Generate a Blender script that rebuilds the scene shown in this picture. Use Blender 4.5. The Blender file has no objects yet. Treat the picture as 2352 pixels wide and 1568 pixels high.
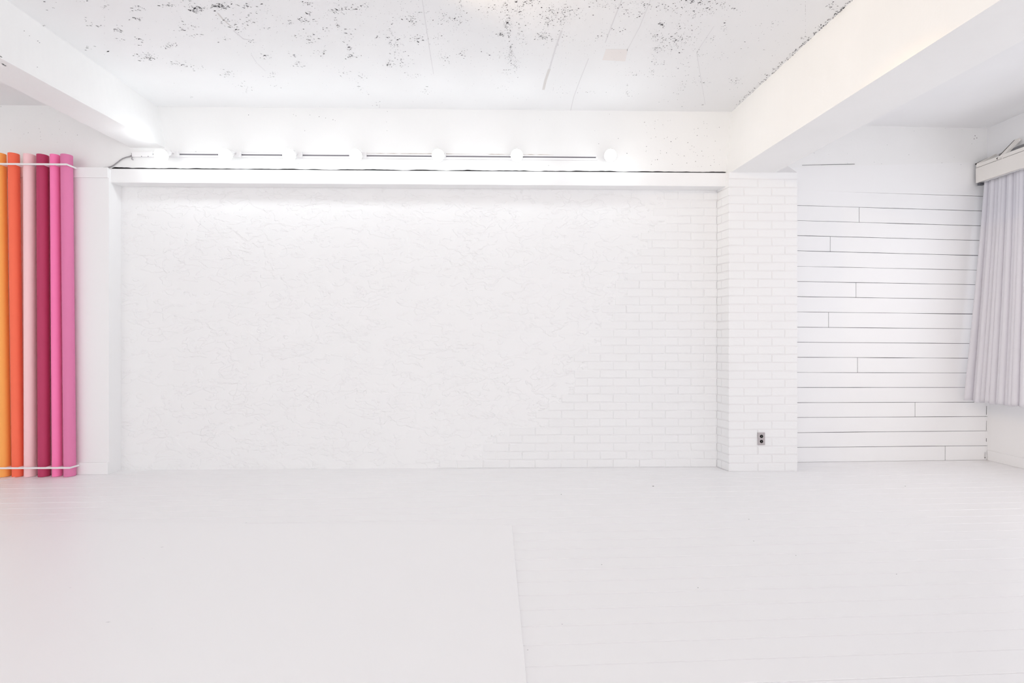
import bpy, bmesh, math, random
from mathutils import Vector, Matrix, noise

random.seed(7)
SC = bpy.context.scene
COL = SC.collection
# ------------------------------------------------------------------ camera
F, CX, CY, TH, EYE = 1150.0, 1176.0, 784.0, 0.02, 1.15
cs, sn = math.cos(TH), math.sin(TH)
cd = bpy.data.cameras.new('camera')
cd.sensor_width = 36.0
cd.lens = F / 2352.0 * 36.0
cd.clip_start = 0.05
cam = bpy.data.objects.new('camera', cd)
COL.objects.link(cam)
cam.location = (0, 0, EYE)
cam.rotation_euler = (math.pi / 2, 0, -TH)
SC.camera = cam


def ray(px, py):
    r, u = (px - CX) / F, (CY - py) / F
    return Vector((r * cs + sn, -r * sn + cs, u))


def onY(px, py, Y):
    d = ray(px, py)
    return d * (Y / d.y) + Vector((0, 0, EYE))


def onZ(px, py, Z):
    d = ray(px, py)
    return d * ((Z - EYE) / d.z) + Vector((0, 0, EYE))


def onX(px, py, X):
    d = ray(px, py)
    return d * (X / d.x) + Vector((0, 0, EYE))


def on2(px, py, a, b):
    """point on the vertical plane through plan points a and b"""
    d = ray(px, py)
    n = Vector((-(b[1] - a[1]), b[0] - a[0], 0))
    t = (n.x * a[0] + n.y * a[1]) / (n.x * d.x + n.y * d.y)
    return d * t + Vector((0, 0, EYE))


# ------------------------------------------------------------------ materials
def lin(c):
    return tuple(((v / 255) / 12.92 if v / 255 <= 0.04045 else ((v / 255 + 0.055) / 1.055) ** 2.4) for v in c)


def mat(name, rgb, rough=0.6, metal=0.0, bumps=(), var=0.0, var_scale=3.0, spec=0.5, coat=0.0):
    m = bpy.data.materials.new(name)
    m.use_nodes = True
    nt = m.node_tree
    b = nt.nodes['Principled BSDF']
    c = lin(rgb)
    b.inputs['Base Color'].default_value = (*c, 1)
    b.inputs['Roughness'].default_value = rough
    b.inputs['Metallic'].default_value = metal
    b.inputs['Specular IOR Level'].default_value = spec
    b.inputs['Coat Weight'].default_value = coat
    tc = nt.nodes.new('ShaderNodeTexCoord')
    if var > 0:
        n = nt.nodes.new('ShaderNodeTexNoise')
        n.inputs['Scale'].default_value = var_scale
        n.inputs['Detail'].default_value = 4
        nt.links.new(tc.outputs['Object'], n.inputs['Vector'])
        r = nt.nodes.new('ShaderNodeValToRGB')
        r.color_ramp.elements[0].position = 0.3
        r.color_ramp.elements[1].position = 0.7
        r.color_ramp.elements[0].color = (*[v * (1 - var) for v in c], 1)
        r.color_ramp.elements[1].color = (*[min(1, v * (1 + var * 0.4)) for v in c], 1)
        nt.links.new(n.outputs['Fac'], r.inputs['Fac'])
        nt.links.new(r.outputs['Color'], b.inputs['Base Color'])
    prev = None
    for (scale, stretch, dist, strength, ramp) in bumps:
        mp = nt.nodes.new('ShaderNodeMapping')
        mp.inputs['Scale'].default_value = stretch
        nt.links.new(tc.outputs['Object'], mp.inputs['Vector'])
        n = nt.nodes.new('ShaderNodeTexNoise')
        n.inputs['Scale'].default_value = scale
        n.inputs['Detail'].default_value = 6
        n.inputs['Distortion'].default_value = 0.6
        nt.links.new(mp.outputs['Vector'], n.inputs['Vector'])
        out = n.outputs['Fac']
        if ramp:
            r = nt.nodes.new('ShaderNodeValToRGB')
            r.color_ramp.elements[0].position = ramp[0]
            r.color_ramp.elements[1].position = ramp[1]
            nt.links.new(out, r.inputs['Fac'])
            out = r.outputs['Color']
        bp = nt.nodes.new('ShaderNodeBump')
        bp.inputs['Distance'].default_value = dist
        bp.inputs['Strength'].default_value = strength
        nt.links.new(out, bp.inputs['Height'])
        if prev:
            nt.links.new(prev, bp.inputs['Normal'])
        prev = bp.outputs['Normal']
    if prev:
        nt.links.new(prev, b.inputs['Normal'])
    return m


WHITE = (240, 240, 241)
M = {}
M['plaster'] = mat('trowelled_white_plaster', WHITE, 0.55,
                   bumps=[(3.2, (1, 1, 1.7), 0.008, 0.32, (0.50, 0.54)),
                          (8.0, (1, 1, 1.9), 0.004, 0.55, (0.54, 0.57)),
                          (45, (1, 1, 1), 0.001, 0.2, None)])
M['brick'] = mat('white_painted_brick', (238, 238, 239), 0.5, bumps=[(28, (1, 1, 2), 0.004, 0.4, None)])
M['mortar'] = mat('white_painted_mortar', (234, 233, 234), 0.6, bumps=[(60, (1, 1, 1), 0.003, 0.4, None)])
M['concrete'] = mat('white_painted_concrete', (241, 241, 241), 0.6, var=0.03, var_scale=1.6,
                    bumps=[(9, (1, 1, 1), 0.004, 0.25, None), (50, (1, 1, 1), 0.0015, 0.3, None)])
M['ceiling'] = mat('white_painted_ceiling', (238, 238, 239), 0.65, var=0.035, var_scale=1.1,
                   bumps=[(12, (1, 0.4, 1), 0.003, 0.3, None), (60, (1, 1, 1), 0.001, 0.3, None)])
M['paint'] = mat('smooth_white_paint', (241, 241, 242), 0.4)
M['board'] = mat('white_painted_board', (241, 241, 242), 0.42, bumps=[(14, (0.25, 1, 3), 0.0012, 0.2, None)])
M['floor'] = mat('white_floor_paint', (240, 239, 240), 0.38, bumps=[(20, (0.15, 1.5, 1), 0.0008, 0.25, None)])
M['panel'] = mat('white_satin_panel', (241, 240, 241), 0.4)
M['seam'] = mat('dark_seam', (58, 53, 58), 0.9)
M['chip'] = mat('bare_concrete_crack_shade', (70, 68, 72), 0.95)
M['chip2'] = mat('bare_grey_concrete', (150, 148, 150), 0.95)
M['stain'] = mat('greyish_old_paint', (216, 213, 211), 0.8)
M['pink'] = mat('pinkish_old_paint', (234, 229, 227), 0.8)
M['ridge'] = mat('pale_grey_ridge', (222, 221, 223), 0.8)
M['dark'] = mat('painted_gap_shade', (58, 54, 50), 0.95)  # dark colour stands in for the shade inside gaps and cavities
M['metalwhite'] = mat('white_powder_coated_metal', (240, 239, 240), 0.35)
M['steel'] = mat('brushed_steel', (186, 180, 182), 0.42, 0.75, bumps=[(90, (1, 1, 6), 0.0004, 0.2, None)])
M['black'] = mat('black_plastic', (8, 8, 9), 0.6, spec=.15)
M['rubber'] = mat('grey_cable_sheath', (150, 147, 150), 0.6)
M['channel'] = mat('grey_metal_channel', (120, 116, 124), 0.5, 0.3)
M['tape'] = mat('brown_tape_edge', (170, 150, 132), 0.9)
M['railgrey'] = mat('dark_grey_rail', (92, 92, 98), 0.5)
M['wood'] = mat('cream_painted_wood', (238, 234, 229), 0.5)
M['frame'] = mat('white_window_frame', (238, 239, 242), 0.35)


def paper(name, rgb):
    return mat(name, rgb, 0.62, bumps=[(8, (1, 1, 0.1), 0.001, 0.15, None)], spec=0.35)


m = bpy.data.materials.new('lit_bulb_glass')
m.use_nodes = True
nt = m.node_tree
nt.nodes.remove(nt.nodes['Principled BSDF'])
em = nt.nodes.new('ShaderNodeEmission')
em.inputs['Color'].default_value = (1, 0.975, 0.95, 1)
em.inputs['Strength'].default_value = 26.0
nt.links.new(em.outputs[0], nt.nodes['Material Output'].inputs[0])
M['bulb'] = m

m = bpy.data.materials.new('grey_curtain_fabric')
m.use_nodes = True
nt = m.node_tree
b = nt.nodes['Principled BSDF']
b.inputs['Base Color'].default_value = (*lin((226, 224, 230)), 1)
b.inputs['Roughness'].default_value = 0.85
tl = nt.nodes.new('ShaderNodeBsdfTranslucent')
tl.inputs['Color'].default_value = (*lin((226, 228, 238)), 1)
mx = nt.nodes.new('ShaderNodeMixShader')
mx.inputs[0].default_value = 0.09
wv = nt.nodes.new('ShaderNodeTexNoise')
wv.inputs['Scale'].default_value = 180
bp = nt.nodes.new('ShaderNodeBump')
bp.inputs['Distance'].default_value = 0.001
bp.inputs['Strength'].default_value = 0.2
tcn = nt.nodes.new('ShaderNodeTexCoord')
nt.links.new(tcn.outputs['Object'], wv.inputs['Vector'])
nt.links.new(wv.outputs['Fac'], bp.inputs['Height'])
nt.links.new(bp.outputs['Normal'], b.inputs['Normal'])
nt.links.new(b.outputs[0], mx.inputs[1])
nt.links.new(tl.outputs[0], mx.inputs[2])
nt.links.new(mx.outputs[0], nt.nodes['Material Output'].inputs[0])
M['curtain'] = m

m = bpy.data.materials.new('window_glass')
m.use_nodes = True
nt = m.node_tree
nt.nodes.remove(nt.nodes['Principled BSDF'])
tr = nt.nodes.new('ShaderNodeBsdfTransparent')
tr.inputs['Color'].default_value = (0.96, 0.98, 1.0, 1)
gl = nt.nodes.new('ShaderNodeBsdfGlossy')
gl.inputs['Roughness'].default_value = 0.02
mx = nt.nodes.new('ShaderNodeMixShader')
mx.inputs[0].default_value = 0.06
nt.links.new(tr.outputs[0], mx.inputs[1])
nt.links.new(gl.outputs[0], mx.inputs[2])
nt.links.new(mx.outputs[0], nt.nodes['Material Output'].inputs[0])
M['glass'] = m


# ------------------------------------------------------------------ mesh builder
WL = {}              # world place of every object's origin


class MB:
    def __init__(s):
        s.v, s.f, s.m, s.sm = [], [], [], []
        s.mats = []

    def mi(s, name):
        if name not in s.mats:
            s.mats.append(name)
        return s.mats.index(name)

    def face(s, pts, mt, smooth=False):
        i = len(s.v)
        s.v += [tuple(p) for p in pts]
        s.f.append(tuple(range(i, i + len(pts))))
        s.m.append(s.mi(mt))
        s.sm.append(smooth)

    def hexa(s, p, mt):
        """p: 8 points, bottom loop 0-3 then top loop 4-7"""
        i = len(s.v)
        s.v += [tuple(q) for q in p]
        for q in ((0, 3, 2, 1), (4, 5, 6, 7), (0, 1, 5, 4), (1, 2, 6, 5), (2, 3, 7, 6), (3, 0, 4, 7)):
            s.f.append(tuple(i + k for k in q))
            s.m.append(s.mi(mt))
            s.sm.append(False)

    def box(s, a, b, mt):
        x0, y0, z0 = (min(a[k], b[k]) for k in range(3))
        x1, y1, z1 = (max(a[k], b[k]) for k in range(3))
        s.hexa([(x0, y0, z0), (x1, y0, z0), (x1, y1, z0), (x0, y1, z0),
                (x0, y0, z1), (x1, y0, z1), (x1, y1, z1), (x0, y1, z1)], mt)

    def bbox(s, a, b, mt, r=0.002, seg=2, xf=None):
        """box with rounded edges"""
        x0, y0, z0 = (min(a[k], b[k]) for k in range(3))
        x1, y1, z1 = (max(a[k], b[k]) for k in range(3))
        bm = bmesh.new()
        bmesh.ops.create_cube(bm, size=1.0)
        for v in bm.verts:
            v.co = Vector(((x0 + x1) / 2 + v.co.x * (x1 - x0), (y0 + y1) / 2 + v.co.y * (y1 - y0),
                           (z0 + z1) / 2 + v.co.z * (z1 - z0)))
        bmesh.ops.bevel(bm, geom=bm.edges[:], offset=r, segments=seg, affect='EDGES', profile=0.5)
        s.add_bm(bm, mt, xf)

    def add_bm(s, bm, mt, xf=None, smooth=False):
        i = len(s.v)
        bm.verts.index_update()
        s.v += [tuple(xf @ v.co) if xf else tuple(v.co) for v in bm.verts]
        k = s.mi(mt)
        for f in bm.faces:
            s.f.append(tuple(i + v.index for v in f.verts))
            s.m.append(k)
            s.sm.append(smooth)
        bm.free()

    def tube(s, pts, r, mt, n=10, cap=True):
        pts = [Vector(p) for p in pts]
        rings = []
        up = Vector((0, 0, 1))
        for k, p in enumerate(pts):
            t = (pts[min(k + 1, len(pts) - 1)] - pts[max(k - 1, 0)]).normalized()
            a = t.cross(up)
            if a.length < 1e-4:
                a = t.cross(Vector((1, 0, 0)))
            a.normalize()
            bb = t.cross(a)
            i = len(s.v)
            rr = r[k] if isinstance(r, (list, tuple)) else r
            s.v += [tuple(p + (a * math.cos(2 * math.pi * j / n) + bb * math.sin(2 * math.pi * j / n)) * rr)
                    for j in range(n)]
            rings.append(i)
        k = s.mi(mt)
        for a, b2 in zip(rings, rings[1:]):
            for j in range(n):
                s.f.append((a + j, a + (j + 1) % n, b2 + (j + 1) % n, b2 + j))
                s.m.append(k)
                s.sm.append(True)
        if cap:
            s.f.append(tuple(rings[0] + j for j in reversed(range(n))))
            s.f.append(tuple(rings[-1] + j for j in range(n)))
            s.m += [k, k]
            s.sm += [False, False]

    def lathe(s, prof, mt, xf=Matrix.Identity(4), n=32, closed=False, smooth=True):
        """prof: list of (radius, height) around local z"""
        i = len(s.v)
        for (r, h) in prof:
            for j in range(n):
                a = 2 * math.pi * j / n
                s.v.append(tuple(xf @ Vector((r * math.cos(a), r * math.sin(a), h))))
        k = s.mi(mt)
        L = len(prof)
        for q in range(L if closed else L - 1):
            a, b2 = i + q * n, i + ((q + 1) % L) * n
            for j in range(n):
                s.f.append((a + j, a + (j + 1) % n, b2 + (j + 1) % n, b2 + j))
                s.m.append(k)
                s.sm.append(smooth)

    def build(s, name, parent=None, sharp=None, origin=None, kind=None):
        me = bpy.data.meshes.new(name)
        o0 = Vector(origin) if origin is not None else (WL[parent.name] if parent is not None else Vector((0, 0, 0)))
        pw_ = WL[parent.name] if parent is not None else Vector((0, 0, 0))
        me.from_pydata([tuple(Vector(v) - o0) for v in s.v], [], s.f)
        for n_ in s.mats:
            me.materials.append(M[n_])
        me.polygons.foreach_set('material_index', s.m)
        me.polygons.foreach_set('use_smooth', s.sm)
        me.update()
        bm = bmesh.new()
        bm.from_mesh(me)
        if s.weld:
            bmesh.ops.remove_doubles(bm, verts=bm.verts[:], dist=1e-6)
        bmesh.ops.recalc_face_normals(bm, faces=bm.faces[:]) if s.recalc else None
        bm.to_mesh(me)
        bm.free()
        if sharp:
            me.set_sharp_from_angle(angle=sharp)
        o = bpy.data.objects.new(name, me)
        COL.objects.link(o)
        o.parent = parent
        o.location = o0 - pw_
        WL[o.name] = o0
        if kind:
            o['kind'] = kind
        return o

    weld = False
    recalc = True


def thing(name, loc, label, cat, group=None):
    o = bpy.data.objects.new(name, None)
    COL.objects.link(o)
    o.location = loc
    o.empty_display_size = 0.1
    WL[o.name] = Vector(loc)
    o['label'], o['category'] = label, cat
    if group:
        o['group'] = group
    return o


def tag(o, label, cat, group=None):
    o['label'], o['category'] = label, cat
    if group:
        o['group'] = group
    return o


# ------------------------------------------------------------------ key planes
ZC = 3.22            # ceiling
YW = 4.555           # recessed brick and plaster wall
YU = 4.475           # wall above the ledge
YL = 4.435           # ledge front
YP = 4.39            # pillar front
YA = 4.413           # left false wall front
XR = 4.718           # right wall
XL = -6.4            # left wall (outside the frame)
YF = -4.4            # the room runs on behind the camera

# ------------------------------------------------------------------ floor
mb = MB()
mb.box((XL, YF, -0.08), (5.0, 5.0, -0.004), 'mortar')
pw = 0.124
y = YF
row = 0
rnd = random.Random(3)
SK = 0.034           # the boards run slightly askew to the wall
while y < 4.9:
    x = XL - 8
    while x < 5.0:
        L = 30.0
        a, bq = max(x, XL), min(x + L, 5.0)
        if bq - a > 0.05:
            g, ch, dz = 0.0006, 0.0022, 0.0022
            zt = rnd.uniform(-0.0004, 0.0004)
            y0, y1 = y + g, y + pw - g
            P = lambda xx, yy, zz: (xx, yy + SK * (xx - 1.0), zz)
            o4 = [P(a + g, y0, -dz), P(bq - g, y0, -dz), P(bq - g, y1, -dz), P(a + g, y1, -dz)]
            i4 = [P(a + g + ch * .6, y0 + ch, zt), P(bq - g - ch * .6, y0 + ch, zt),
                  P(bq - g - ch * .6, y1 - ch, zt), P(a + g + ch * .6, y1 - ch, zt)]
            mb.face(i4, 'floor')
            for k in range(4):
                mb.face([o4[k], o4[(k + 1) % 4], i4[(k + 1) % 4], i4[k]], 'floor')
        x += L
    y += pw
    row += 1
for (px, py, s_) in ((1500, 1116, 2.4), (1382, 1296, 1.4), (1289, 1135, 1.4), (1212, 1492, 1.5), (1291, 1433, 1.3), (1720, 1192, 1.3), (1731, 1242, 1.3), (1828, 1275, 1.3), (2059, 1318, 1.4), (1603, 1349, 1.6), (2079, 1116, 1.4)):
    mb.face([onZ(px + u * s_, py + v * s_, .0009) for u, v in ((-1, .1), (0, .5), (1.2, .2), (.2, -.5))], 'chip2')
mb.weld = False
mb.recalc = False
floor = mb.build('floor', kind='structure')

# narrow strip on the floor by the paper rolls
mb = MB()
a, b_ = onZ(-30, 1113, 0), onZ(46, 1092.5, 0)
dirv = (b_ - a).normalized()
sd = Vector((dirv.y, -dirv.x, 0)) * 0.006
mb.hexa([a - sd, a + sd, b_ + sd, b_ - sd] + [p + Vector((0, 0, 0.004)) for p in (a - sd, a + sd, b_ + sd, b_ - sd)], 'paint')
mb.build('trim_1', kind='structure')

# big smooth sheet laid over the boards in the foreground
c1 = onZ(1176, 1207, 0.013)
c2 = onZ(1210, 1568, 0.013)
c0 = onZ(0, 1197, 0.013)
e = (c2 - c1).normalized()
c2 = c1 + e * 3.4
w = (c0 - c1).normalized()
c0 = c1 + w * 4.9
c3 = c0 + e * 3.4
mb = MB()
T = 0.013
up = Vector((0, 0, 1))
loop = [c3, c2, c1, c0]
base = [Vector((p.x, p.y, 0.001)) for p in loop]
cen = sum(base, Vector()) / 4
ins = [p + (Vector((cen.x, cen.y, 0)) - Vector((p.x, p.y, 0))).normalized() * 0.002 for p in base]
for k in range(4):
    k2 = (k + 1) % 4
    mb.face([base[k], base[k2], base[k2] + up * (T - .002), base[k] + up * (T - .002)], 'panel')
    mb.face([base[k] + up * (T - .002), base[k2] + up * (T - .002), ins[k2] + up * T, ins[k] + up * T], 'panel')
mb.face([p + up * T for p in ins], 'panel')
for (px, py, s_) in ((565, 1200, 3), (248, 1428, 6), (330, 1282, 2), (349, 1443, 2), (372, 1256, 4), (161, 1349, 3)):
    mb.face([onZ(px + u * s_, py + v * s_, .001 + T + .0004) for u, v in ((-1, .15), (0, .22), (1.2, -.1), (.2, -.2))], 'ridge')
mb.face(list(reversed(base)), 'panel')
fp = mb.build('floor_sheet', origin=(cen.x, cen.y, 0.001))
tag(fp, 'large smooth white sheet lying flat over the plank floor in front', 'floor panel')

# ------------------------------------------------------------------ ceiling, with chips out of the paint
mb = MB()
mb.box((XL, YF, ZC), (5.0, 5.0, ZC + 0.2), 'ceiling')
rc = random.Random(21)


def chip(p, L, W, ang, mt, dz=0.0008):
    n = rc.choice((5, 6, 7))
    pts = []
    for k in range(n):
        a = 2 * math.pi * k / n + rc.uniform(-.3, .3)
        r = rc.uniform(.55, 1.1)
        u, v = math.cos(a) * L * r, math.sin(a) * W * r
        pts.append((p.x + u * math.cos(ang) - v * math.sin(ang), p.y + u * math.sin(ang) + v * math.cos(ang), ZC - dz))
    mb.face(list(reversed(pts)), mt)


CL = []


def cl(lst, ox, oy, k):
    for t in lst:
        CL.append((ox + t[0] / k, oy + t[1] / k, t[2] if len(t) > 2 else 7, (t[3] if len(t) > 3 else 42) / k,
                   (t[4] if len(t) > 4 else 18) / k))


cl([(480, 2, 2), (415, 90, 2, 10, 8), (470, 65, 2, 8, 8), (770, 10, 4), (960, 60, 7), (1240, 75, 10), (1230, 165, 8), (400, 232, 2, 8, 4),
    (770, 175, 2, 8), (870, 230, 6), (1070, 270, 12, 30, 24), (1065, 355, 3), (1220, 355, 4), (1270, 375, 3), (800, 440, 4),
    (1330, 510, 34, 70, 26), (1540, 405, 16, 36, 18), (1500, 440, 4), (1600, 575, 14, 60, 20), (1690, 598, 4), (1800, 605, 7), (2050, 655, 8),
    (2150, 760, 2), (2220, 810, 4), (1725, 870, 3, 18, 6), (1600, 835, 1), (1620, 268, 6, 40, 8), (1760, 310, 10, 60, 12), (1740, 240, 8), (1650, 215, 6),
    (1510, 45, 14, 50, 12), (1770, 85, 18, 40, 20), (1930, 50, 14, 60, 24), (2000, 55, 12), (2150, 270, 6), (2030, 340, 4), (2260, 365, 4)], 0, 0, 3.92)
cl([(430, 20, 6), (500, 75, 20, 40, 20), (640, 50, 12), (720, 50, 16), (880, 50, 10), (1040, 65, 5), (1030, 100, 4), (1370, 100, 7, 20, 14),
    (1380, 25, 9), (1350, 160, 16, 60, 16), (1230, 170, 6), (1050, 215, 4, 16, 6), (930, 120, 3), (900, 170, 8), (820, 200, 10, 50, 30),
    (720, 150, 10, 50, 40), (730, 295, 6), (1100, 565, 7, 16, 8), (1060, 595, 5), (1640, 60, 8), (1590, 85, 20, 30, 10), (1760, 40, 14, 60, 30),
    (1590, 180, 8, 24, 30), (1680, 230, 4), (1900, 285, 4, 12, 6), (2000, 220, 12, 24, 50), (2170, 150, 18, 40, 26), (2060, 130, 3), (2240, 110, 5),
    (2200, 300, 14, 34, 24), (2060, 350, 20, 50, 40), (2010, 310, 4), (1670, 290, 8, 30, 40), (1700, 370, 10, 24, 30), (1710, 435, 18, 50, 14), (1460, 395, 8),
    (1380, 300, 14, 40, 34), (1290, 280, 7), (1490, 235, 5), (1060, 440, 8), (1280, 490, 14, 30, 26), (1250, 430, 5), (2060, 440, 9, 60, 26),
    (1990, 490, 18, 30, 16), (2100, 500, 10), (2170, 580, 8), (1780, 600, 12, 40, 24), (1660, 570, 6), (1760, 670, 6), (1150, 670, 5), (900, 690, 6),
    (830, 655, 3), (1910, 800, 5), (2270, 700, 8), (1820, 715, 3), (750, 570, 8)], 300, 0, 3.36)
cl([(45, 100, 16, 30, 24), (120, 100, 14, 30, 30), (140, 30, 8, 10, 20), (280, 50, 9), (380, 20, 12, 24, 22), (388, 140, 44, 14, 50), (450, 60, 18, 26, 30),
    (470, 200, 12, 20, 30), (440, 140, 6), (600, 100, 22, 30, 26), (660, 60, 20), (590, 195, 30, 26, 20), (640, 200, 10), (680, 105, 26, 30, 26), (700, 55, 12),
    (352, 182, 16, 12, 8), (405, 295, 40, 12, 46), (370, 300, 8), (370, 390, 8), (435, 350, 14, 16, 26), (145, 285, 12, 18, 18), (45, 315, 14, 24, 20), (10, 205, 8), (370, 475, 4),
    (690, 490, 6), (830, 500, 6, 40, 4), (510, 10, 20, 40, 14), (900, 20, 14), (1010, 40, 10), (1080, 80, 12, 50, 20), (1110, 15, 14, 40, 16), (1370, 10, 16, 40, 14),
    (1430, 15, 10), (1480, 50, 10, 18, 14), (1310, 45, 12), (1390, 75, 12), (1520, 30, 10), (1590, 40, 6), (1222, 130, 16, 16, 12), (1330, 150, 12),
    (1340, 200, 12), (1180, 190, 12), (1220, 200, 8), (1280, 210, 16, 50, 16), (1190, 265, 10, 14, 12), (1240, 265, 10), (1300, 250, 16, 60, 24), (1400, 200, 10),
    (1440, 290, 10), (1520, 300, 7), (1180, 320, 6, 10, 14), (1220, 340, 10), (1340, 360, 10), (1170, 390, 9, 10, 16), (1240, 410, 6, 50, 4), (1080, 395, 9),
    (1040, 490, 10, 14, 30), (1330, 460, 10, 16, 16), (1270, 525, 5), (1450, 440, 8), (1380, 565, 3), (1620, 440, 14, 20, 16), (1410, 440, 5), (1620, 490, 4),
    (1770, 160, 4), (1830, 120, 4), (1980, 205, 5, 14, 6), (2150, 30, 12, 30, 14), (900, 200, 8, 40, 20), (1000, 170, 7), (1200, 40, 14, 60, 20),
    (1560, 150, 6, 14, 20), (1500, 210, 5, 12, 20), (800, 60, 8, 60, 30), (300, 300, 5, 60, 40), (1700, 250, 5, 60, 40)], 1000, 0, 2.352)
CL += [(248, 118, 1, 1, 1)]
for (px, py, n, sx, sy) in CL:
    dens = n if px < 1000 else n * 1.25
    for k in range(int(dens * 1.75)):
        qx, qy = px + rc.gauss(0, sx * .8), py + rc.gauss(0, sy * .8)
        if qy > 262:
            continue
        p = onZ(qx, qy, ZC)
        s_ = abs(rc.gauss(0, 1)) * 0.0017 + 0.0010
        st = rc.uniform(1.2, 3.2) if px < 1000 else rc.uniform(0.9, 2.0)
        ang = rc.gauss(0.15 if px < 1000 else -0.5, 0.5)
        chip(p, s_ * st, s_ * rc.uniform(.6, 1.2), ang, 'chip' if rc.random() < .62 else 'chip2')
for k in range(1500):                     # loose single chips between the clusters
    qx, qy = min(1850, max(240, rc.gauss(1080, 380))), rc.betavariate(1.0, 2.0) * 250
    p = onZ(qx, qy, ZC)
    if qx > 1668 + (268 - qy) * 1.09 - 10 or qx < 100 + (qy - 60) * 1.41 + 40:
        continue
    s_ = rc.uniform(.0008, .002)
    chip(p, s_ * 1.5, s_, rc.gauss(0, .8), 'chip2' if rc.random() < .6 else 'chip')
chip(onZ(248, 118, ZC), 0.016, 0.007, -.4, 'chip')
for k in range(230):                     # broken paint along the joint with the window-side beam
    t = rc.random()
    qx, qy = 1690 + t * 272 + rc.gauss(0, 3), 250 - t * 248 + rc.gauss(0, 2.5)
    p = onZ(qx - 5, qy - 2, ZC)
    s_ = rc.uniform(.0015, .0045)
    chip(p, s_ * 2.4, s_, 1.45 + rc.gauss(0, .2), 'chip' if rc.random() < .45 else 'chip2')


def streak(pts, w, mt, dz=0.0006):
    P = [onZ(x, y_, ZC) for x, y_ in pts]
    for a, b2 in zip(P, P[1:]):
        d = (b2 - a).normalized()
        s_ = Vector((d.y, -d.x, 0)) * w / 2
        mb.face([(q.x, q.y, ZC - dz) for q in (a - s_, a + s_, b2 + s_, b2 - s_)], mt)


streak([(1310, 256), (1318, 222), (1332, 184), (1352, 134)], 0.006, 'ridge')
streak([(1390, 98), (1412, 40), (1428, 0)], 0.007, 'ridge')
streak([(1440, 116), (1470, 60), (1494, 0)], 0.004, 'ridge')
streak([(500, 30), (512, 44), (530, 60)], 0.010, 'stain')
streak([(536, 70), (560, 90), (575, 92)], 0.008, 'ridge')
streak([(577, 125), (590, 145), (610, 163)], 0.005, 'ridge')
streak([(970, 0), (983, 90), (996, 170)], 0.004, 'ridge')
streak([(1248, 206), (1253, 184), (1262, 158)], 0.020, 'stain')
streak([(1262, 158), (1276, 110), (1290, 70)], 0.012, 'ridge')
streak([(1620, 240), (1600, 120), (1640, 60)], 0.003, 'ridge')
mb.face([tuple(onZ(x, y_, ZC - 0.0006)) for x, y_ in ((1392, 113), (1442, 113), (1436, 141), (1383, 138))], 'pink')
mb.recalc = False
mb.build('ceiling', kind='structure')

# ------------------------------------------------------------------ recessed wall: plaster, with bare bricks stepping out of it
xa, xb = onY(277, 784, YW).x, onY(1647, 784, YW).x
mb = MB()
mb.box((xa - .2, YW, 0), (xb + .12, YW + .12, 2.72), 'plaster')
EDGE = [1009, 1107, 1105, 1137, 1165, 1259, 1230, 1257, 1288, 1318, 1320, 1318, 1348, 1318, 1351, 1379, 1351, 1380,
        1409, 1381, 1412, 1440, 1412, 1440, 1473, 1441, 1472, 1487, 1472, 1502, 1530, 1500, 1530, 1525]
rb = random.Random(5)
BH = 2.565 / 34.6


def brick(mb, fn, x0, x1, z0, z1, pr, mt='brick'):
    """one brick face: fn maps (along, height, outward) to a point"""
    j = lambda s=.0012: rb.uniform(-s, s)
    o = [(x0 + j(), z0 + j()), (x1 + j(), z0 + j()), (x1 + j(), z1 + j()), (x0 + j(), z1 + j())]
    c, c2 = .0035, .0075
    sg = [(1, 1), (-1, 1), (-1, -1), (1, -1)]
    L0 = [fn(p[0], p[1], -.004) for p in o]
    L1 = [fn(p[0], p[1], pr * .55) for p in o]
    L2 = [fn(p[0] + s[0] * c, p[1] + s[1] * c, pr * .9) for p, s in zip(o, sg)]
    t = [j(.0014) for _ in range(4)]
    L3 = [fn(p[0] + s[0] * c2, p[1] + s[1] * c2, pr + q) for p, s, q in zip(o, sg, t)]
    for A, B in ((L0, L1), (L1, L2), (L2, L3)):
        for k in range(4):
            mb.face([A[k], A[(k + 1) % 4], B[(k + 1) % 4], B[k]], mt, True)
    mb.face(L3, mt, True)


px2x = lambda px: onY(px, 784, YW).x
for r, ed in enumerate(EDGE):
    z0, z1 = r * BH + .003, (r + 1) * BH - .003
    ph = 1318.5 if r % 2 else 1348.5
    k0 = math.floor((ed - ph) / 59.6)
    x = ph + k0 * 59.6
    while x < 1647:
        a, b2 = max(x, ed), min(x + 59.6, 1650)
        if b2 - a > 9:
            pr = .0055 + rb.uniform(-.001, .001)
            if a == ed and rb.random() < .6:
                pr *= .75
            brick(mb, lambda u, h, o_: (u, YW - o_, h), px2x(a) + .003, px2x(b2) - .003, z0, z1, pr)
        x += 59.6
    for sgn in range(3 if r < 30 else 1):       # lumps of plaster smeared along the stepped edge
        cx_, cz_ = px2x(ed - rb.uniform(0, 16)), rb.uniform(z0, z1)
        w_, h_ = rb.uniform(.012, .05), rb.uniform(.006, .02)
        n = 9
        ring = [(cx_ + math.cos(2 * math.pi * q / n) * w_ * rb.uniform(.7, 1.1), YW + .001,
                 cz_ + math.sin(2 * math.pi * q / n) * h_ * rb.uniform(.7, 1.1)) for q in range(n)]
        tip = [(cx_ + (p[0] - cx_) * .55, YW - rb.uniform(.002, .005), cz_ + (p[2] - cz_) * .55) for p in ring]
        for q in range(n):
            mb.face([ring[q], ring[(q + 1) % n], tip[(q + 1) % n], tip[q]], 'plaster', True)
        mb.face(tip, 'plaster', True)
mb.weld = False
mb.recalc = True
mb.build('wall_back', kind='structure')

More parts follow.
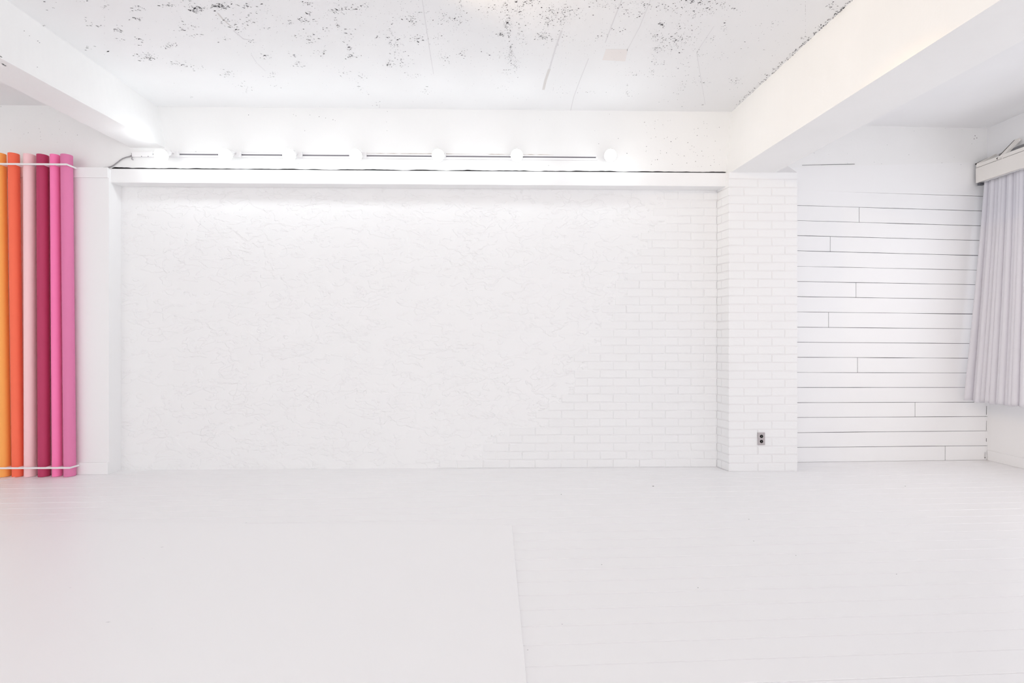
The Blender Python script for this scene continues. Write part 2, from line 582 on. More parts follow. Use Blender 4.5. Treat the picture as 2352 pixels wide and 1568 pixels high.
# ------------------------------------------------------------------ ledge over the recess
zb_, zt_ = onY(900, 423, YL).z, onY(900, 391.5, YL).z
xl, xr = onY(250, 784, YL).x, onY(1659, 784, YL).x
mb = MB()
mb.bbox((xl, YL, zb_), (xr + .05, YW - .002, zt_), 'board', .003)
lin_o = mb.build('lintel', kind='structure')

# left false wall, its right end is the jamb of the recess
xj = onY(250, 784, YA).x
mb = MB()
mb.box((XL, YA, 0), (xj, YW + .1, zt_ - .008), 'paint')
mb.build('wall_left_panel', kind='structure')
mb = MB()
mb.bbox((XL, YA - .012, onY(230, 408.5, YA).z), (xj + .0, YA - .0005, onY(230, 385, YA).z), 'board', .002)
mb.build('trim_2', kind='structure')
mb = MB()
mb.bbox((XL, YA - .014, .0), (xj + .001, YA - .0005, onY(230, 1061, YA).z), 'board', .003)
mb.build('baseboard_left', kind='structure')

# ------------------------------------------------------------------ upper wall, lower edge ragged above the ledge
mb = MB()
xu0, xu1 = XL, onY(1700, 784, YU).x
N = 420
ru = random.Random(9)
prev = None
zbase = zt_ + .0205
for k in range(N + 1):
    x = xu0 + (xu1 - xu0) * k / N
    nz = noise.noise(Vector((x * 5.0, 3.1, 0))) * .007 + noise.noise(Vector((x * 22, 7.7, 0))) * .004
    lft = max(0, min(1, (onY(345, 784, YU).x - x) / .25)) if x > xl else 0
    z = zbase + nz + .006 * lft
    if x < xl - .02:
        z = zt_ + .001
    cur = (x, z)
    if prev:
        (x0, z0), (x1, z1) = prev, cur
        mb.face([(x0, YU, z0), (x1, YU, z1), (x1, YU, ZC), (x0, YU, ZC)], 'concrete')
        mb.face([(x0, YU, z0), (x0, YU + .03, z0), (x1, YU + .03, z1), (x1, YU, z1)], 'chip')  # underside coloured dark to keep the crack looking shaded under the lamps
    prev = cur
mb.box((xu0, YU + .06, zt_ - .03), (xu1, YU + .075, ZC), 'dark')  # dark backing paints in the shade of the gap
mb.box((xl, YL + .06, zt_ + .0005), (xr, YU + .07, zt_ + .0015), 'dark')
rs = random.Random(4)


def wchip(px, py, Y, s_, mt):
    p = onY(px, py, Y)
    n = 6
    mb.face([(p.x + math.cos(2 * math.pi * q / n) * s_ * rs.uniform(.7, 1.5), Y - .0008,
              p.z + math.sin(2 * math.pi * q / n) * s_ * rs.uniform(.5, 1.1)) for q in range(n)], mt)


for k in range(70):
    px = 1480 + rs.random() * 180
    wchip(px, rs.uniform(275, 385), YU, rs.uniform(.0015, .0038), rs.choice(('chip', 'chip2', 'chip2')))
for (px, py) in ((571, 264), (680, 266), (674, 263), (712, 264), (733, 268), (748, 271), (765, 275), (770, 277), (890, 256), (888, 280), (889, 300), (1260, 380),
                 (685, 376), (700, 300), (450, 348), (1240, 275), (1400, 262), (1420, 318), (1440, 352), (1375, 330), (1366, 300)):
    wchip(px, py, YU, rs.uniform(.002, .004), rs.choice(('chip', 'chip2')))
for k in range(40):
    wchip(rs.uniform(0, 190), rs.uniform(215, 330), YU, rs.uniform(.0012, .003), 'chip2')
mb.recalc = False
mb.build('wall_back_upper', kind='structure')

# ------------------------------------------------------------------ pillar
zp = onY(1720, 396.5, YP).z
xp0, xp1 = onY(1675, 784, YP).x, onY(1831, 784, YP).x
zbr = onY(1720, 411, YP).z
mb = MB()
mb.hexa([(xp0, YP, 0), (xp1, YP, 0), (xp1, 4.78, 0), (xb, YW + .02, 0), (xp0, YP, zp + .004), (xp1, YP, zp + .004), (xp1, 4.78, zp + .3), (xb, YW + .02, zp + .004)], 'mortar')
NB = 35
BHp = zbr / NB
joints = [[1708, 1772], [1740, 1802]]
for r in range(NB):
    z0, z1 = r * BHp + .004, (r + 1) * BHp - .004
    js = [1675 - 1] + joints[(r + 1) % 2] + [1831]
    for a, b2 in zip(js, js[1:]):
        ja, jb = rb.uniform(-2, 2), rb.uniform(-2, 2)
        A = onY(a, 784, YP).x + (.004 if a > 1675 else -.003)
        B = onY(b2, 784, YP).x - (.004 if b2 < 1831 else -.0)
        brick(mb, lambda u, h, o_: (u, YP - o_, h), A, B, z0, z1, .004 + rb.uniform(-.0008, .0008))
    dx, dy = xb - xp0, YW - YP
    Lr = math.hypot(dx, dy)
    tx, ty = dx / Lr, dy / Lr
    fn = lambda u, h, o_: (xp0 + tx * u - ty * o_, YP + ty * u + tx * o_, h)
    cuts = [-.003, Lr - .004] if r % 2 else [-.003, Lr * .62, Lr]
    for a, b2 in zip(cuts, cuts[1:]):
        brick(mb, fn, a + .0, b2 - .004, z0, z1, .0045)
mb.box((xp0, YP - .003, zbr + .004), (xp1, YP, zp + .003), 'paint')
mb.build('pillar', kind='structure')

# ------------------------------------------------------------------ beams
def beam(name, tl, bl, br, zbot, jag=0.0, flip=False):
    """tl: two pixels on the ceiling joint, bl: lower edge of the same face, br: the far lower edge"""
    T = [onZ(*q, ZC) for q in tl]
    B = [onZ(*q, zbot) for q in bl]
    R = [onZ(*q, zbot) for q in br]

    def ext(P, Y):
        d = P[1] - P[0]
        return P[0] + d * ((Y - P[0].y) / d.y)
    mb = MB()
    n = 90
    rows = []
    for k in range(n + 1):
        Y = (YU + .012) + (YF - YU) * (k / n) ** 1.4
        a, b2, c = ext(T, Y), ext(B, Y), ext(R, Y)
        jz = noise.noise(Vector((Y * 9, 1.7, 4))) * jag + noise.noise(Vector((Y * 30, 5.2, 1))) * jag * .6
        d = c.copy()
        d.z = ZC
        rows.append([a, b2 + Vector((0, 0, jz * .3)), c + Vector((jz, 0, jz * .4)), d])
    for A, Bq in zip(rows, rows[1:]):
        for q in range(3):
            f = [A[q], A[q + 1], Bq[q + 1], Bq[q]]
            mb.face(f if flip else list(reversed(f)), 'concrete')
    mb.recalc = False
    return mb, rows


zbl = onY(380, 340, YU).z
mb, rows = beam('beam', ((380, 258), (100, 60)), ((380, 340), (0, 133)), ((308, 343), (0, 186)), zbl, .006)
for k in range(60):
    t = rs.random() ** 1.4
    A = onZ(300 * (1 - t) + rs.gauss(0, 8) - 40, 0, ZC)
for (px, py) in ((3, 131), (6, 147), (1, 129), (12, 151), (8, 149)):
    p = onZ(px, py, zbl - .001)
    mb.face([(p.x + math.cos(-1.05 * q) * .006, p.y + math.sin(-1.05 * q) * .004, p.z) for q in range(6)], 'chip')
a_, b_ = onZ(380, 258, ZC), onZ(100, 60, ZC)
for (px, py, s_) in ((55, 71, 1.6), (67, 82, 1.3), (86, 94, 1.8), (90, 98, 1.5), (85, 154, 1.4), (172, 208, 1.0), (200, 216, .8), (245, 263, 1.2)):
    q = [on2(px + u, py + v, (a_.x, a_.y), (b_.x, b_.y)) + Vector((.0015, 0, 0)) for u, v in ((-s_, 0), (0, s_ * .6), (s_ * 1.3, s_ * .4), (s_ * .3, -s_ * .5))]
    mb.face(q, 'chip2')
mb.build('beam', kind='structure')
mb, rows = beam('beam', ((1668, 268), (1960, 0)), ((1677, 397), (2298, 0)), ((1781, 396.6), (2349, 93)), zp, .001, True)
mb.build('beam', kind='structure')

# ------------------------------------------------------------------ plank wall right of the pillar
SA = onZ(1826, 1061.5, 0)
SB = onZ(2257, 1056, 0)
A2, B2 = (SA.x, SA.y), (SB.x, SB.y)
nrm = Vector((B2[1] - A2[1], -(B2[0] - A2[0]), 0)).normalized()      # towards the room
YL_ = [436.9, 471.6, 506.3, 540.8, 575.7, 611.3, 646.2, 680.9, 716, 751, 785.5, 820.2, 854.9, 889.6, 924.3, 958.5, 993.2, 1027.2, 1061.3]
YR_ = [450.4, 484, 518.2, 551.9, 586.6, 620.2, 653.6, 687.4, 721, 755.1, 788.8, 822.4, 856.4, 889.6, 923.2, 956.3, 989.3, 1023.3, 1056.1]
JO = {1: [1973.5], 3: [1907], 6: [1966], 8: [1903], 11: [1969.6], 14: [2101.8], 17: [2171]}
mb = MB()


def pl(px, py, out=0.0):
    return on2(px, py, A2, B2) + nrm * out


def yline(i, px):
    t = (px - 1832) / (2242 - 1832)
    return YL_[i] + (YR_[i] - YL_[i]) * t


TB = .014
rp = random.Random(12)
for i in range(18):
    xs = [1790] + JO.get(i, []) + [2285]
    for a, b2 in zip(xs, xs[1:]):
        # gaps open and close a little along every board
        npts = 14
        for q in range(npts):
            u0, u1 = a + (b2 - a) * q / npts, a + (b2 - a) * (q + 1) / npts
            if a > 1800 and q == 0:
                u0 += .35
            if b2 < 2280 and q == npts - 1:
                u1 -= .35

            def gap(u, j):
                return .44 + .34 * noise.noise(Vector((u * .011, j * 3.3, 0)))
            t0, t1 = yline(i, u0) + max(.05, gap(u0, i)), yline(i, u1) + max(.05, gap(u1, i))
            if i == 0:
                t0, t1 = yline(0, u0) + .2, yline(0, u1) + .2
            d0, d1 = yline(i + 1, u0) - max(.05, gap(u0, i + 1)), yline(i + 1, u1) - max(.05, gap(u1, i + 1))
            if i == 17:
                d0, d1 = yline(18, u0) - .3, yline(18, u1) - .3
            fr = [pl(u0, d0), pl(u1, d1), pl(u1, t1), pl(u0, t0)]
            bk = [p - nrm * TB for p in fr]
            mb.face(fr, 'board')
            mb.face([bk[0], bk[1], fr[1], fr[0]], 'seam')
            mb.face([fr[3], fr[2], bk[2], bk[3]], 'seam')
            if q == 0:
                mb.face([bk[0], fr[0], fr[3], bk[3]], 'seam')
            if q == npts - 1:
                mb.face([fr[1], bk[1], bk[2], fr[2]], 'seam')
q4 = [pl(1790, 1100), pl(2290, 1100), pl(2290, 430), pl(1790, 430)]
q4[0].z = q4[1].z = -.01
bk = [p - nrm * (TB + .001) for p in q4]
mb.hexa([bk[0], bk[1], bk[1] - nrm * .06, bk[0] - nrm * .06, bk[3], bk[2], bk[2] - nrm * .06, bk[3] - nrm * .06], 'seam')
# plaster band above the boards, then bare-formed concrete up to the ceiling
band0 = [pl(1790, 436, .001), pl(2290, 451.2, .001)]
zc0 = [pl(1790, 386, .001), pl(2290, 371, .001)]
mb.face([band0[0], band0[1], zc0[1], zc0[0]], 'paint')
top = [Vector((p.x, p.y, ZC)) for p in zc0]
mb.face([zc0[0] - nrm * .003, zc0[1] - nrm * .003, top[1] - nrm * .003, top[0] - nrm * .003], 'concrete')
mb.face([zc0[0], zc0[1], zc0[1] - nrm * .01, zc0[0] - nrm * .01], 'paint')
mb.face([band0[0], band0[0] - nrm * .02, band0[1] - nrm * .02, band0[1]], 'paint')


def sliver(pts, h, mt='seam', out=.0022):
    for (a, b2) in zip(pts, pts[1:]):
        mb.face([pl(a[0], a[1] + h / 2, out), pl(b2[0], b2[1] + h / 2, out), pl(b2[0], b2[1] - h / 2, out), pl(a[0], a[1] - h / 2, out)], mt)


def vsliver(pts, w_):
    for (a, b2) in zip(pts, pts[1:]):
        mb.face([pl(a[0] - w_ / 2, a[1], .003), pl(a[0] + w_ / 2, a[1], .003), pl(b2[0] + w_ / 2, b2[1], .003), pl(b2[0] - w_ / 2, b2[1], .003)], 'seam')


vsliver([(2265.4, 932), (2265, 952)], .8)
vsliver([(2265.2, 966), (2264.8, 988)], .5)
vsliver([(2265, 1006), (2264.8, 1014)], .9)
vsliver([(2262, 1038), (2261.6, 1050)], .5)
vsliver([(2261.8, 1049), (2261.6, 1052)], 1.5)
sliver([(1842, 379.5), (1870, 378.6), (1900, 378)], .7)
sliver([(1885, 378.4), (1925, 377.6), (1963, 377)], .9)
sliver([(1800, 390.5), (1821, 390)], .8)
for k in range(26):
    u = rs.uniform(1850, 2235)
    v = rs.choice((rs.gauss(372, 4), rs.uniform(300, 370), rs.gauss(296, 3)))
    s_ = rs.uniform(.25, .9)
    mb.face([pl(u - s_, v, .003), pl(u, v + s_ * .7, .003), pl(u + s_ * 1.2, v, .003), pl(u, v - s_ * .7, .003)], rs.choice(('chip', 'chip2')))
for (u, v) in ((2243, 317), (2237, 319), (2239, 312)):
    mb.face([pl(u - 1.2, v, .003), pl(u, v + 1, .003), pl(u + 1.2, v, .003), pl(u, v - 1, .003)], 'chip')
mb.recalc = False
mb.build('wall_back_planks', kind='structure')

# ------------------------------------------------------------------ right wall with its window
YC = SB.y
WY0, WY1, WZ0, WZ1 = 1.3, 4.50, .79, 2.935
mb = MB()
TW = .16
mb.box((XR, YF, 0), (XR + TW, 5.0, WZ0), 'plaster_smooth' if 'plaster_smooth' in M else 'paint')
WY2 = 4.665
mb.box((XR, WY1, WZ0), (XR + TW, 5.0, 2.6), 'paint')
mb.box((XR, WY2, 2.6), (XR + TW, 5.0, WZ1), 'paint')
mb.box((XR, YF, WZ0), (XR + TW, WY0, WZ1), 'paint')
n = 60
prev = None
for k in range(n + 1):
    y_ = WY0 + (WY2 - WY0) * k / n
    z_ = WZ1 + noise.noise(Vector((y_ * 8, 2, 5))) * .012 + noise.noise(Vector((y_ * 23, 4, 5))) * .005
    if prev:
        y0_, z0_ = prev
        mb.hexa([(XR, y0_, z0_), (XR + TW, y0_, z0_), (XR + TW, y_, z_), (XR, y_, z_), (XR, y0_, ZC), (XR + TW, y0_, ZC), (XR + TW, y_, ZC), (XR, y_, ZC)], 'paint')
    prev = (y_, z_)
mb.box((XR, YF, WZ1), (XR + TW, WY0, ZC), 'paint')
mb.box((XR, WY2, WZ1), (XR + TW, 5.0, ZC), 'paint')
mb.recalc = False
mb.build('wall_right', kind='structure')
mb = MB()
mb.bbox((XR - .012, YF, 0), (XR - .0005, YC - .005, .097), 'paint', .003)
mb.build('baseboard_right', kind='structure')

win = thing('window_1', (XR + .08, (WY0 + WY1) / 2, WZ0), 'x', 'x')
for kx in ('label', 'category'):
    del win[kx]
win['kind'] = 'structure'
HZ = 2.60
mb = MB()
fx0, fx1 = XR + .05, XR + .11
fw = .05
mb.bbox((fx0, WY0, WZ0 + .001), (fx1, WY1, WZ0 + fw), 'frame', .004)
mb.bbox((fx0, WY0, HZ - fw), (fx1, WY1, HZ), 'frame', .004)
for yy in (WY0, (WY0 + WY1) / 2 - fw / 2, WY1 - fw):
    mb.bbox((fx0, yy, WZ0 + fw), (fx1, yy + fw, HZ - fw), 'frame', .004)
mb.build('window_frame', win)
mb = MB()
mid = (WY0 + WY1) / 2
mb.box((XR + .078, WY0 + fw, WZ0 + fw), (XR + .082, mid - fw / 2, HZ - fw), 'glass')
mb.box((XR + .078, mid + fw / 2, WZ0 + fw), (XR + .082, WY1 - fw, HZ - fw), 'glass')
mb.build('pane', win)
mb = MB()
mb.bbox((XR - .03, WY0 - .02, WZ0 - .025), (XR + .05, WY1 + .0, WZ0), 'frame', .004)
mb.build('window_sill', win)
mb = MB()
mb.box((XR + .09, WY0, HZ), (XR + .12, WY2, WZ1 + .05), 'dark')  # dark board put in for the shade inside the hole above the window
mb.build('dark_gap_board', win)

# left wall, outside the frame
mb = MB()
mb.box((XL - .12, YF, 0), (XL, 5.0, ZC), 'paint')
mb.build('wall_left', kind='structure')
# ------------------------------------------------------------------ pelmet with its braces
pa = onY(2241, 386.5, 4.735)
XPm = pa.x
zpt, zpb = pa.z, onY(2241, 420.5, 4.735).z
zcap = onY(2241, 377.5, 4.735).z
PY0 = 1.2
pel = thing('pelmet', (XPm, 3.0, zpb), 'long cream painted wooden curtain box fixed over the window', 'pelmet')
mb = MB()
mb.bbox((XPm, PY0, zpb), (XPm + .018, 4.735, zpt), 'wood', .002)
mb.build('fascia_board', pel)
mb = MB()
mb.bbox((XPm + .004, PY0, zpt + .004), (XPm + .03, 4.735, zcap), 'wood', .002)
mb.build('cap_strip', pel)
mb = MB()
mb.box((XPm + .006, PY0, zpt - .004), (XPm + .028, 4.73, zpt + .0042), 'dark')
mb.build('joint_strip', pel)


def bar(mb, a, b2, w_, t_, mt):
    a, b2 = Vector(a), Vector(b2)
    d = (b2 - a).normalized()
    s_ = Vector((0, 1, 0))
    s_ = (s_ - d * s_.dot(d)).normalized() * w_ / 2
    u_ = d.cross(s_).normalized() * t_ / 2
    c = [-s_ - u_, s_ - u_, s_ + u_, -s_ + u_]
    mb.hexa([a + q for q in c] + [b2 + q for q in c], mt)


for (y_, z0_, name) in ((4.50, zcap - .03, 'brace'), (4.71, zcap - .005, 'brace')):
    mb = MB()
    L = .11 if y_ < 4.6 else .07
    bar(mb, (XPm + .002, y_, z0_), (XR - .013, y_ - .03, z0_ + (.165 if y_ < 4.6 else .075)), .045 if y_ < 4.6 else .03, .02, 'wood')
    bar(mb, (XPm + .0, y_ + .028, z0_ + .006), (XR - .014, y_ - .0, z0_ + (.168 if y_ < 4.6 else .075)), .004, .014, 'dark')
    mb.build('brace', pel)

# curtain rail inside the pelmet
mb = MB()
mb.bbox((XPm + .03, PY0, zpb - .004), (XPm + .075, 4.68, zpb + .012), 'metalwhite', .003)
rail = mb.build('curtain_rail', origin=(XPm + .05, 3, zpb))
tag(rail, 'pale curtain rail with a dark end block under the cream curtain box', 'curtain rail')
mb = MB()
mb.bbox((XPm + .012, 4.706, zpb - .026), (XPm + .06, 4.732, zpb - .001), 'railgrey', .003)
ec = mb.build('end_block', rail)
ec['label'] = 'dark grey end block'

# ------------------------------------------------------------------ curtain
cu = MB()
NU, NV = 260, 60
ztop = zpb - .0055
grid = []
for j in range(NV + 1):
    v = j / NV                      # 0 top, 1 bottom
    rowp = []
    for i in range(NU + 1):
        u = i / NU                  # 0 at the plank wall, 1 towards the open window
        zb2 = .585
        z = ztop + (zb2 - ztop) * v + .006 * math.sin(u * 23) * v
        Yt = 4.688 - .388 * u
        Yb = 4.705 - .50 * u
        Xt = XPm + .058
        Xb = 4.47 + .015 * u
        e = v ** 1.15
        X = Xt + (Xb - Xt) * e
        Y = Yt + (Yb - Yt) * v
        ph = u * 2 * math.pi * 12 + .9 * math.sin(u * 9) + .35 * math.sin(v * 3 + u * 14)
        amp = (.024 + .010 * v) * (.65 + .35 * math.sin(u * 31 + 1.3))
        amp *= min(1, u / .04 + .25)
        sft = math.sin(ph)
        bul = abs(math.sin(ph * .5)) ** .75
        X += amp * (1.1 - 2.3 * bul)
        Y += amp * .35 * math.sin(ph)
        if u < .09:                 # flat return edge hanging by the plank wall
            X -= (.09 - u) / .09 * .035 * v
        rowp.append((X, Y, z))
    grid.append(rowp)
for j in range(NV + 1):
    cu.v += grid[j]
k_ = cu.mi('curtain')
for j in range(NV):
    for i in range(NU):
        a = j * (NU + 1) + i
        cu.f.append((a, a + 1, a + NU + 2, a + NU + 1))
        cu.m.append(k_)
        cu.sm.append(True)
cu.recalc = False
cur = cu.build('curtain', origin=(4.6, 4.45, .585))
so = cur.modifiers.new('thickness', 'SOLIDIFY')
so.thickness = .002
tag(cur, 'pale grey pleated curtain drawn back beside the window', 'curtain')

# ------------------------------------------------------------------ power outlet on the pillar
oc = onY(1747.5, 1007, YP)
yo = YP - .0065
ou = thing('power_outlet', (oc.x, yo, oc.z), 'steel double power outlet with two black sockets on the brick pillar', 'outlet')
wo, ho = .064, .112
mb = MB()
mb.bbox((oc.x - wo / 2, yo - .006, oc.z - ho / 2), (oc.x + wo / 2, yo + .004, oc.z + ho / 2), 'steel', .003, 3)
mb.build('face_plate', ou)
for sg in (1, -1):
    cz = oc.z + sg * .0225
    xf = Matrix.Translation((oc.x, yo - .006, cz)) @ Matrix.Rotation(math.pi / 2, 4, 'X')
    mb = MB()
    mb.lathe([(.0, .0006), (.010, .0006), (.0115, .0022), (.0135, .0022), (.0145, .0), (.0145, -.002)], 'black', xf, 28)
    so_ = mb.build('socket', ou)
    mb = MB()
    mb.bbox((oc.x - .0012, yo - .0092, cz - .006), (oc.x + .0012, yo - .0066, cz + .006), 'steel', .0004, 1)
    mb.build('contact', so_)
for sg in (1, -1):
    mb = MB()
    xf = Matrix.Translation((oc.x, yo - .006, oc.z + sg * .048)) @ Matrix.Rotation(math.pi / 2, 4, 'X')
    mb.lathe([(0, .0014), (.0022, .0012), (.003, .0), (.003, -.001)], 'steel', xf, 14)
    mb.build('screw', ou)

# ------------------------------------------------------------------ light track
YT = YU - .022                    # front of the track
zt0 = onY(800, 357.5, YT).z
tx0, tx1 = onY(303, 357, YT).x, onY(1369, 357, YT).x
trk = thing('light_track', ((tx0 + tx1) / 2, YU, zt0), 'long white light track running along the upper wall above the ledge', 'light track')
mb = MB()
hh = .021
g0, g1 = .001, .0075
xs0 = onY(345, 357, YT).x
mb.bbox((xs0, YT, zt0 + g1), (tx1, YU - .0005, zt0 + hh), 'metalwhite', .0025)
mb.bbox((xs0, YT, zt0 - hh), (tx1, YU - .0005, zt0 - g0 - .003), 'metalwhite', .0025)
mb.build('rail', trk)
mb = MB()
mb.box((xs0, YT + .004, zt0 - g0 - .004), (tx1 - .002, YU - .0006, zt0 + g1 + .001), 'channel')
mb.build('conductor_channel', trk)
mb = MB()
mb.bbox((tx0, YT - .004, zt0 - hh - .001), (xs0 + .02, YU - .0005, zt0 + hh + .001), 'metalwhite', .003)
for px in (325, 340):
    p = onY(px, 359, YT - .004)
    mb.lathe([(0, .001), (.0035, .001), (.004, -.001)], 'channel', Matrix.Translation(p) @ Matrix.Rotation(math.pi / 2, 4, 'X'), 12)
mb.build('feed_box', trk)
mb = MB()
mb.bbox((tx1 - .001, YT - .002, zt0 - hh), (tx1 + .012, YU - .0005, zt0 + hh), 'metalwhite', .003)
mb.build('end_cap', trk)
for (a, b2, seed) in ((835, 1085, 1), (1110, 1172, 2), (1200, 1272, 3)):
    mb = MB()
    xA, xB = onY(a, 352, YT).x, onY(b2, 352, YT).x
    n = 40
    pts = []
    for k in range(n + 1):
        x = xA + (xB - xA) * k / n
        h_ = .006 + .005 * noise.noise(Vector((x * 18, seed, 0))) + .003 * math.sin(math.pi * k / n)
        pts.append((x, zt0 + hh + .0005, zt0 + hh + max(.001, h_)))
    for p, q in zip(pts, pts[1:]):
        mb.face([(p[0], YU - .004, p[1]), (q[0], YU - .004, q[1]), (q[0], YU - .004, q[2]), (p[0], YU - .004, p[2])], 'tape')
        mb.face([(p[0], YU - .004, p[2]), (q[0], YU - .004, q[2]), (q[0], YU - .0005, q[2]), (p[0], YU - .0005, p[2])], 'tape')
    mb.recalc = False
    mb.build('mounting_tape', trk)
mb = MB()
w0 = Vector((tx0 - .002, YU - .016, zt0))
pts = []
end = onY(247, 385.0, YU - .008)
for (px, py) in ((302, 357), (297, 359.5), (290, 361), (282, 364), (275, 368.5), (268, 374), (261, 379.5), (254, 383), (247, 384.6), (238, 385)):
    pts.append(onY(px, py, YU - .010))
mb.tube(pts, .0045, 'rubber', 10)
mb.tube([onY(303, 352, YU - .014), onY(303, 366, YU - .014), onY(306, 367, YU - .014)], .004, 'rubber', 8)
mb.build('power_cable', trk)

LAMPS = [(370, 'white globe track lamp at the left end of the light track, nearest the cable'),
         (518, 'white globe track lamp, second along the light track from the cable'),
         (664, 'white globe track lamp, third along the light track from the cable'),
         (817, 'white globe track lamp, middle one of the seven on the track'),
         (1006, 'white globe track lamp, third along the track from the pillar end'),
         (1187, 'white globe track lamp, second along the track from the pillar end'),
         (1402, 'white globe track lamp at the pillar end of the light track')]
YB = 4.285
RB = .051
TILT, CUT = 32, 114


def make_lamp(px, label):
    c = onY(px, 357, YB)
    ax = c.x if px < 1300 else onY(1372, 357, YB).x - .055
    t = thing('track_lamp', (c.x, YU, zt0), label, 'lamp', 'lamps on the light track')
    mb = MB()
    mb.bbox((c.x - .02, YT - .026, zt0 - .024), (c.x + .05, YT - .001, zt0 + .024), 'metalwhite', .005, 3)
    mb.build('adapter', t)
    mb = MB()
    mb.tube([(c.x + .012, YT - .02, zt0), (c.x + .006, YT - .042, zt0 + .008), (c.x, YB + .112, c.z + .05)], .009, 'metalwhite', 12)
    mb.build('arm', t)
    # local z points at the room and a little down; added white hood keeps globe light off the wall above
    R = Matrix.Translation((c.x, YB, c.z)) @ Matrix.Rotation(math.pi / 2 + math.radians(TILT), 4, 'X')
    cut = math.radians(CUT)
    mb = MB()
    pr = [(0, -.118), (.02, -.118), (.026, -.112), (.028, -.075)]
    for k in range(7):
        a = math.radians(160) + (cut - math.radians(160)) * k / 6
        pr.append(((RB + .0015) * math.sin(a), (RB + .0015) * math.cos(a)))
    pr += [((RB + .0003) * math.sin(cut - .02), (RB + .0003) * math.cos(cut - .02))]
    mb.lathe(pr, 'metalwhite', R, 32)
    mb.build('bulb_shield', t, sharp=.7)
    mb = MB()
    prof = []
    for k in range(17):
        a = (cut + .05) * (1 - k / 16)
        prof.append((max(1e-5, RB * math.sin(a)), RB * math.cos(a)))
    mb.lathe(prof, 'bulb', R, 32)
    mb.build('bulb', t)
    return t


for px, lb in LAMPS:
    make_lamp(px, lb)

# ------------------------------------------------------------------ paper rolls and their racks
YRL = 4.358
ROLLS = [('amber', (255, 174, 90), -14, 15, -4, 27, 351.5, 'amber yellow paper roll at the left end of the rack'),
         ('coral', (255, 116, 86), 16, 47, 28, 54.5, 351.5, 'coral orange paper roll standing between the amber and pale pink rolls'),
         ('pale_pink', (252, 208, 212), 53, 83.5, 54.5, 85, 353.5, 'pale pink paper roll standing beside the burgundy roll'),
         ('burgundy', (186, 60, 100), 83.5, 113, 86, 117, 354.5, 'dark burgundy paper roll standing in the wall rack'),
         ('hot_pink', (255, 130, 186), 115, 138, 118, 145, 354.5, 'bright hot pink paper roll, slimmer than its neighbours'),
         ('mauve', (226, 128, 174), 138.5, 168, 145.5, 175.5, 354.5, 'dusky mauve pink paper roll nearest the ledge wall')]
RGEO = []
for (nm, rgb, t0, t1, b0, b1, ty, label) in ROLLS:
    M['roll_' + nm] = paper(nm + '_paper', rgb)
    def cen(a, b2):
        return onY((a + b2) / 2, 784, YRL).x
    xt_, xb_ = cen(t0, t1), cen(b0, b1)
    al = math.atan((CX - (b0 + b1) / 2) / F)
    d = YRL * cs + xb_ * sn
    wpx = ((t1 - t0) + (b1 - b0)) / 2
    r = wpx / 2 * d * math.cos(al) / F
    z_top = onY((t0 + t1) / 2, ty, YRL - r * .6).z
    bot, topv = Vector((xb_, YRL, 0)), Vector((xt_, YRL, z_top))
    ax = (topv - bot)
    L = ax.length
    rot = ax.to_track_quat('Z', 'Y').to_matrix().to_4x4()
    xf = Matrix.Translation(bot + Vector((0, 0, .0015))) @ rot
    mb = MB()
    ri = r * .52
    mb.lathe([(ri, 0), (r - .001, 0), (r, .001), (r, L * .25), (r, L * .5), (r, L * .75), (r, L - .001), (r - .001, L), (ri, L)], 'roll_' + nm, xf, 48, closed=True)
    # loose outer edge of the paper running down the roll
    a0 = -1.2
    RGEO.append((bot, ax, r))
    o = mb.build('paper_roll', sharp=.7, origin=bot)
    tag(o, label, 'paper roll', 'paper rolls in the wall rack')



def rack(py, label, up_):
    yb_ = 4.306
    z = onY(60, py, yb_).z
    hb = .0075
    ed = [((b.x + a.x * (z / a.z)) - r, (b.x + a.x * (z / a.z)) + r) for b, a, r in RGEO]
    x_end = ed[-1][1] + .006
    t = thing('roll_rack', (x_end - .5, YA, z), label, 'rack', 'roll racks on the left wall')
    mb = MB()
    mb.bbox((XL + .02, yb_ - .005, z - hb), (x_end, yb_ + .001, z + hb), 'metalwhite', .0015)
    mb.build('front_rail', t)
    mb = MB()
    mb.bbox((x_end - .004, yb_ + .001, z - hb), (x_end + .0, YA - .001 - (.012 if up_ else .0), z + hb), 'metalwhite', .001, 1)
    mb.bbox((x_end - .001, YA - .004 - (.012 if up_ or 1 else 0), z - hb), (x_end + .03, YA - .001 - (.0125 if up_ or 1 else 0), z + hb), 'metalwhite', .001, 1)
    mb.build('end_bracket', t)
    for e0, e1 in zip(ed, ed[1:]):
        x = (e0[1] + e1[0]) / 2
        mb = MB()
        mb.bbox((x - .0013, yb_ + .001, z - hb), (x + .0013, YA - .013, z + hb), 'metalwhite', .0008, 1)
        mb.build('divider', t)
    return t


rack(377, 'upper white metal rack holding the tops of the paper rolls', True)
rack(1074.5, 'lower white metal rack holding the feet of the paper rolls', False)

# ------------------------------------------------------------------ light
wd = bpy.data.worlds.new('daylight')
SC.world = wd
wd.use_nodes = True
bg = wd.node_tree.nodes['Background']


def rgbw(c):
    k = max(max(c), 1e-6)
    return tuple(v / k for v in c), k


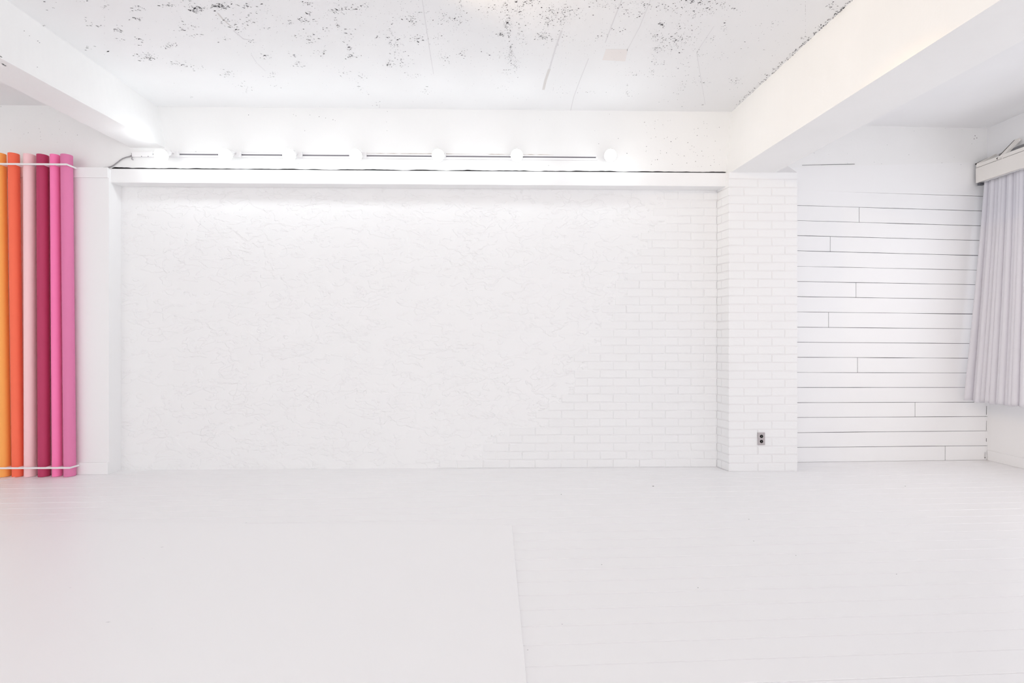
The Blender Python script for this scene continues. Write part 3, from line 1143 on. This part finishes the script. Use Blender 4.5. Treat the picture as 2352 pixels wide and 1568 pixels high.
def area(name, loc, aim, sx, sy, rgb):
    l = bpy.data.lights.new(name, 'AREA')
    l.shape = 'RECTANGLE'
    l.size, l.size_y = sx, sy
    l.color, l.energy = rgbw(rgb)
    o = bpy.data.objects.new(name, l)
    COL.objects.link(o)
    o.location = loc
    o.rotation_euler = (Vector(aim) - Vector(loc)).to_track_quat('-Z', 'Y').to_euler()
    return o


def point(name, loc, size, rgb):
    l = bpy.data.lights.new(name, 'POINT')
    l.shadow_soft_size = size
    l.color, l.energy = rgbw(rgb)
    o = bpy.data.objects.new(name, l)
    COL.objects.link(o)
    o.location = loc
    return o


def spot(name, loc, aim, cone, size, rgb):
    l = bpy.data.lights.new(name, 'SPOT')
    l.spot_size, l.spot_blend, l.shadow_soft_size = math.radians(cone), .9, size
    l.color, l.energy = rgbw(rgb)
    o = bpy.data.objects.new(name, l)
    COL.objects.link(o)
    o.location = loc
    o.rotation_euler = (Vector(aim) - Vector(loc)).to_track_quat('-Z', 'Y').to_euler()
    return o


L_WORLD = (2.04, 1.96, 1.92)
L_BULB = (25.0, 27, 27.3)
L_WINDOW = (4, 5, 8)
L_LEFT = (11, 14, 13.5)
L_SPOT = (68, 52, 32)
L_SPOT2 = (26, 15, 6)
(c_, k_) = rgbw(L_WORLD)
bg.inputs['Color'].default_value = (*c_, 1)
bg.inputs['Strength'].default_value = k_
(c_, k_) = rgbw(L_BULB)
em = M['bulb'].node_tree.nodes['Emission']
em.inputs['Color'].default_value = (*c_, 1)
em.inputs['Strength'].default_value = k_
area('window_daylight', (XR + .9, (WY0 + WY1) / 2, 1.9), (0, (WY0 + WY1) / 2, 1.9), 3.2, 2.0, L_WINDOW)
area('left_fill_light', (-5.9, -.6, 1.7), (0, 0.6, 1.6), 2.6, 1.8, L_LEFT)  # added soft fill from the left; no window stands there
spot('warm_ceiling_spot', (-.8, 2.6, 3.1), (2.2, 2.75, 2.75), 95, .06, L_SPOT)
spot('warm_corner_fill', (1.2, 2.2, 2.75), (4.75, 3.9, .5), 60, .06, L_SPOT2)  # unseen warm spot, added to tint the window-side corner

vs = SC.view_settings
SC.display_settings.display_device = 'sRGB'
vs.view_transform = 'Standard'
vs.look = 'None'
vs.exposure = 0.0
vs.gamma = 1.0
vs.use_curve_mapping = False
SC.cycles.max_bounces = 12
SC.cycles.diffuse_bounces = 10
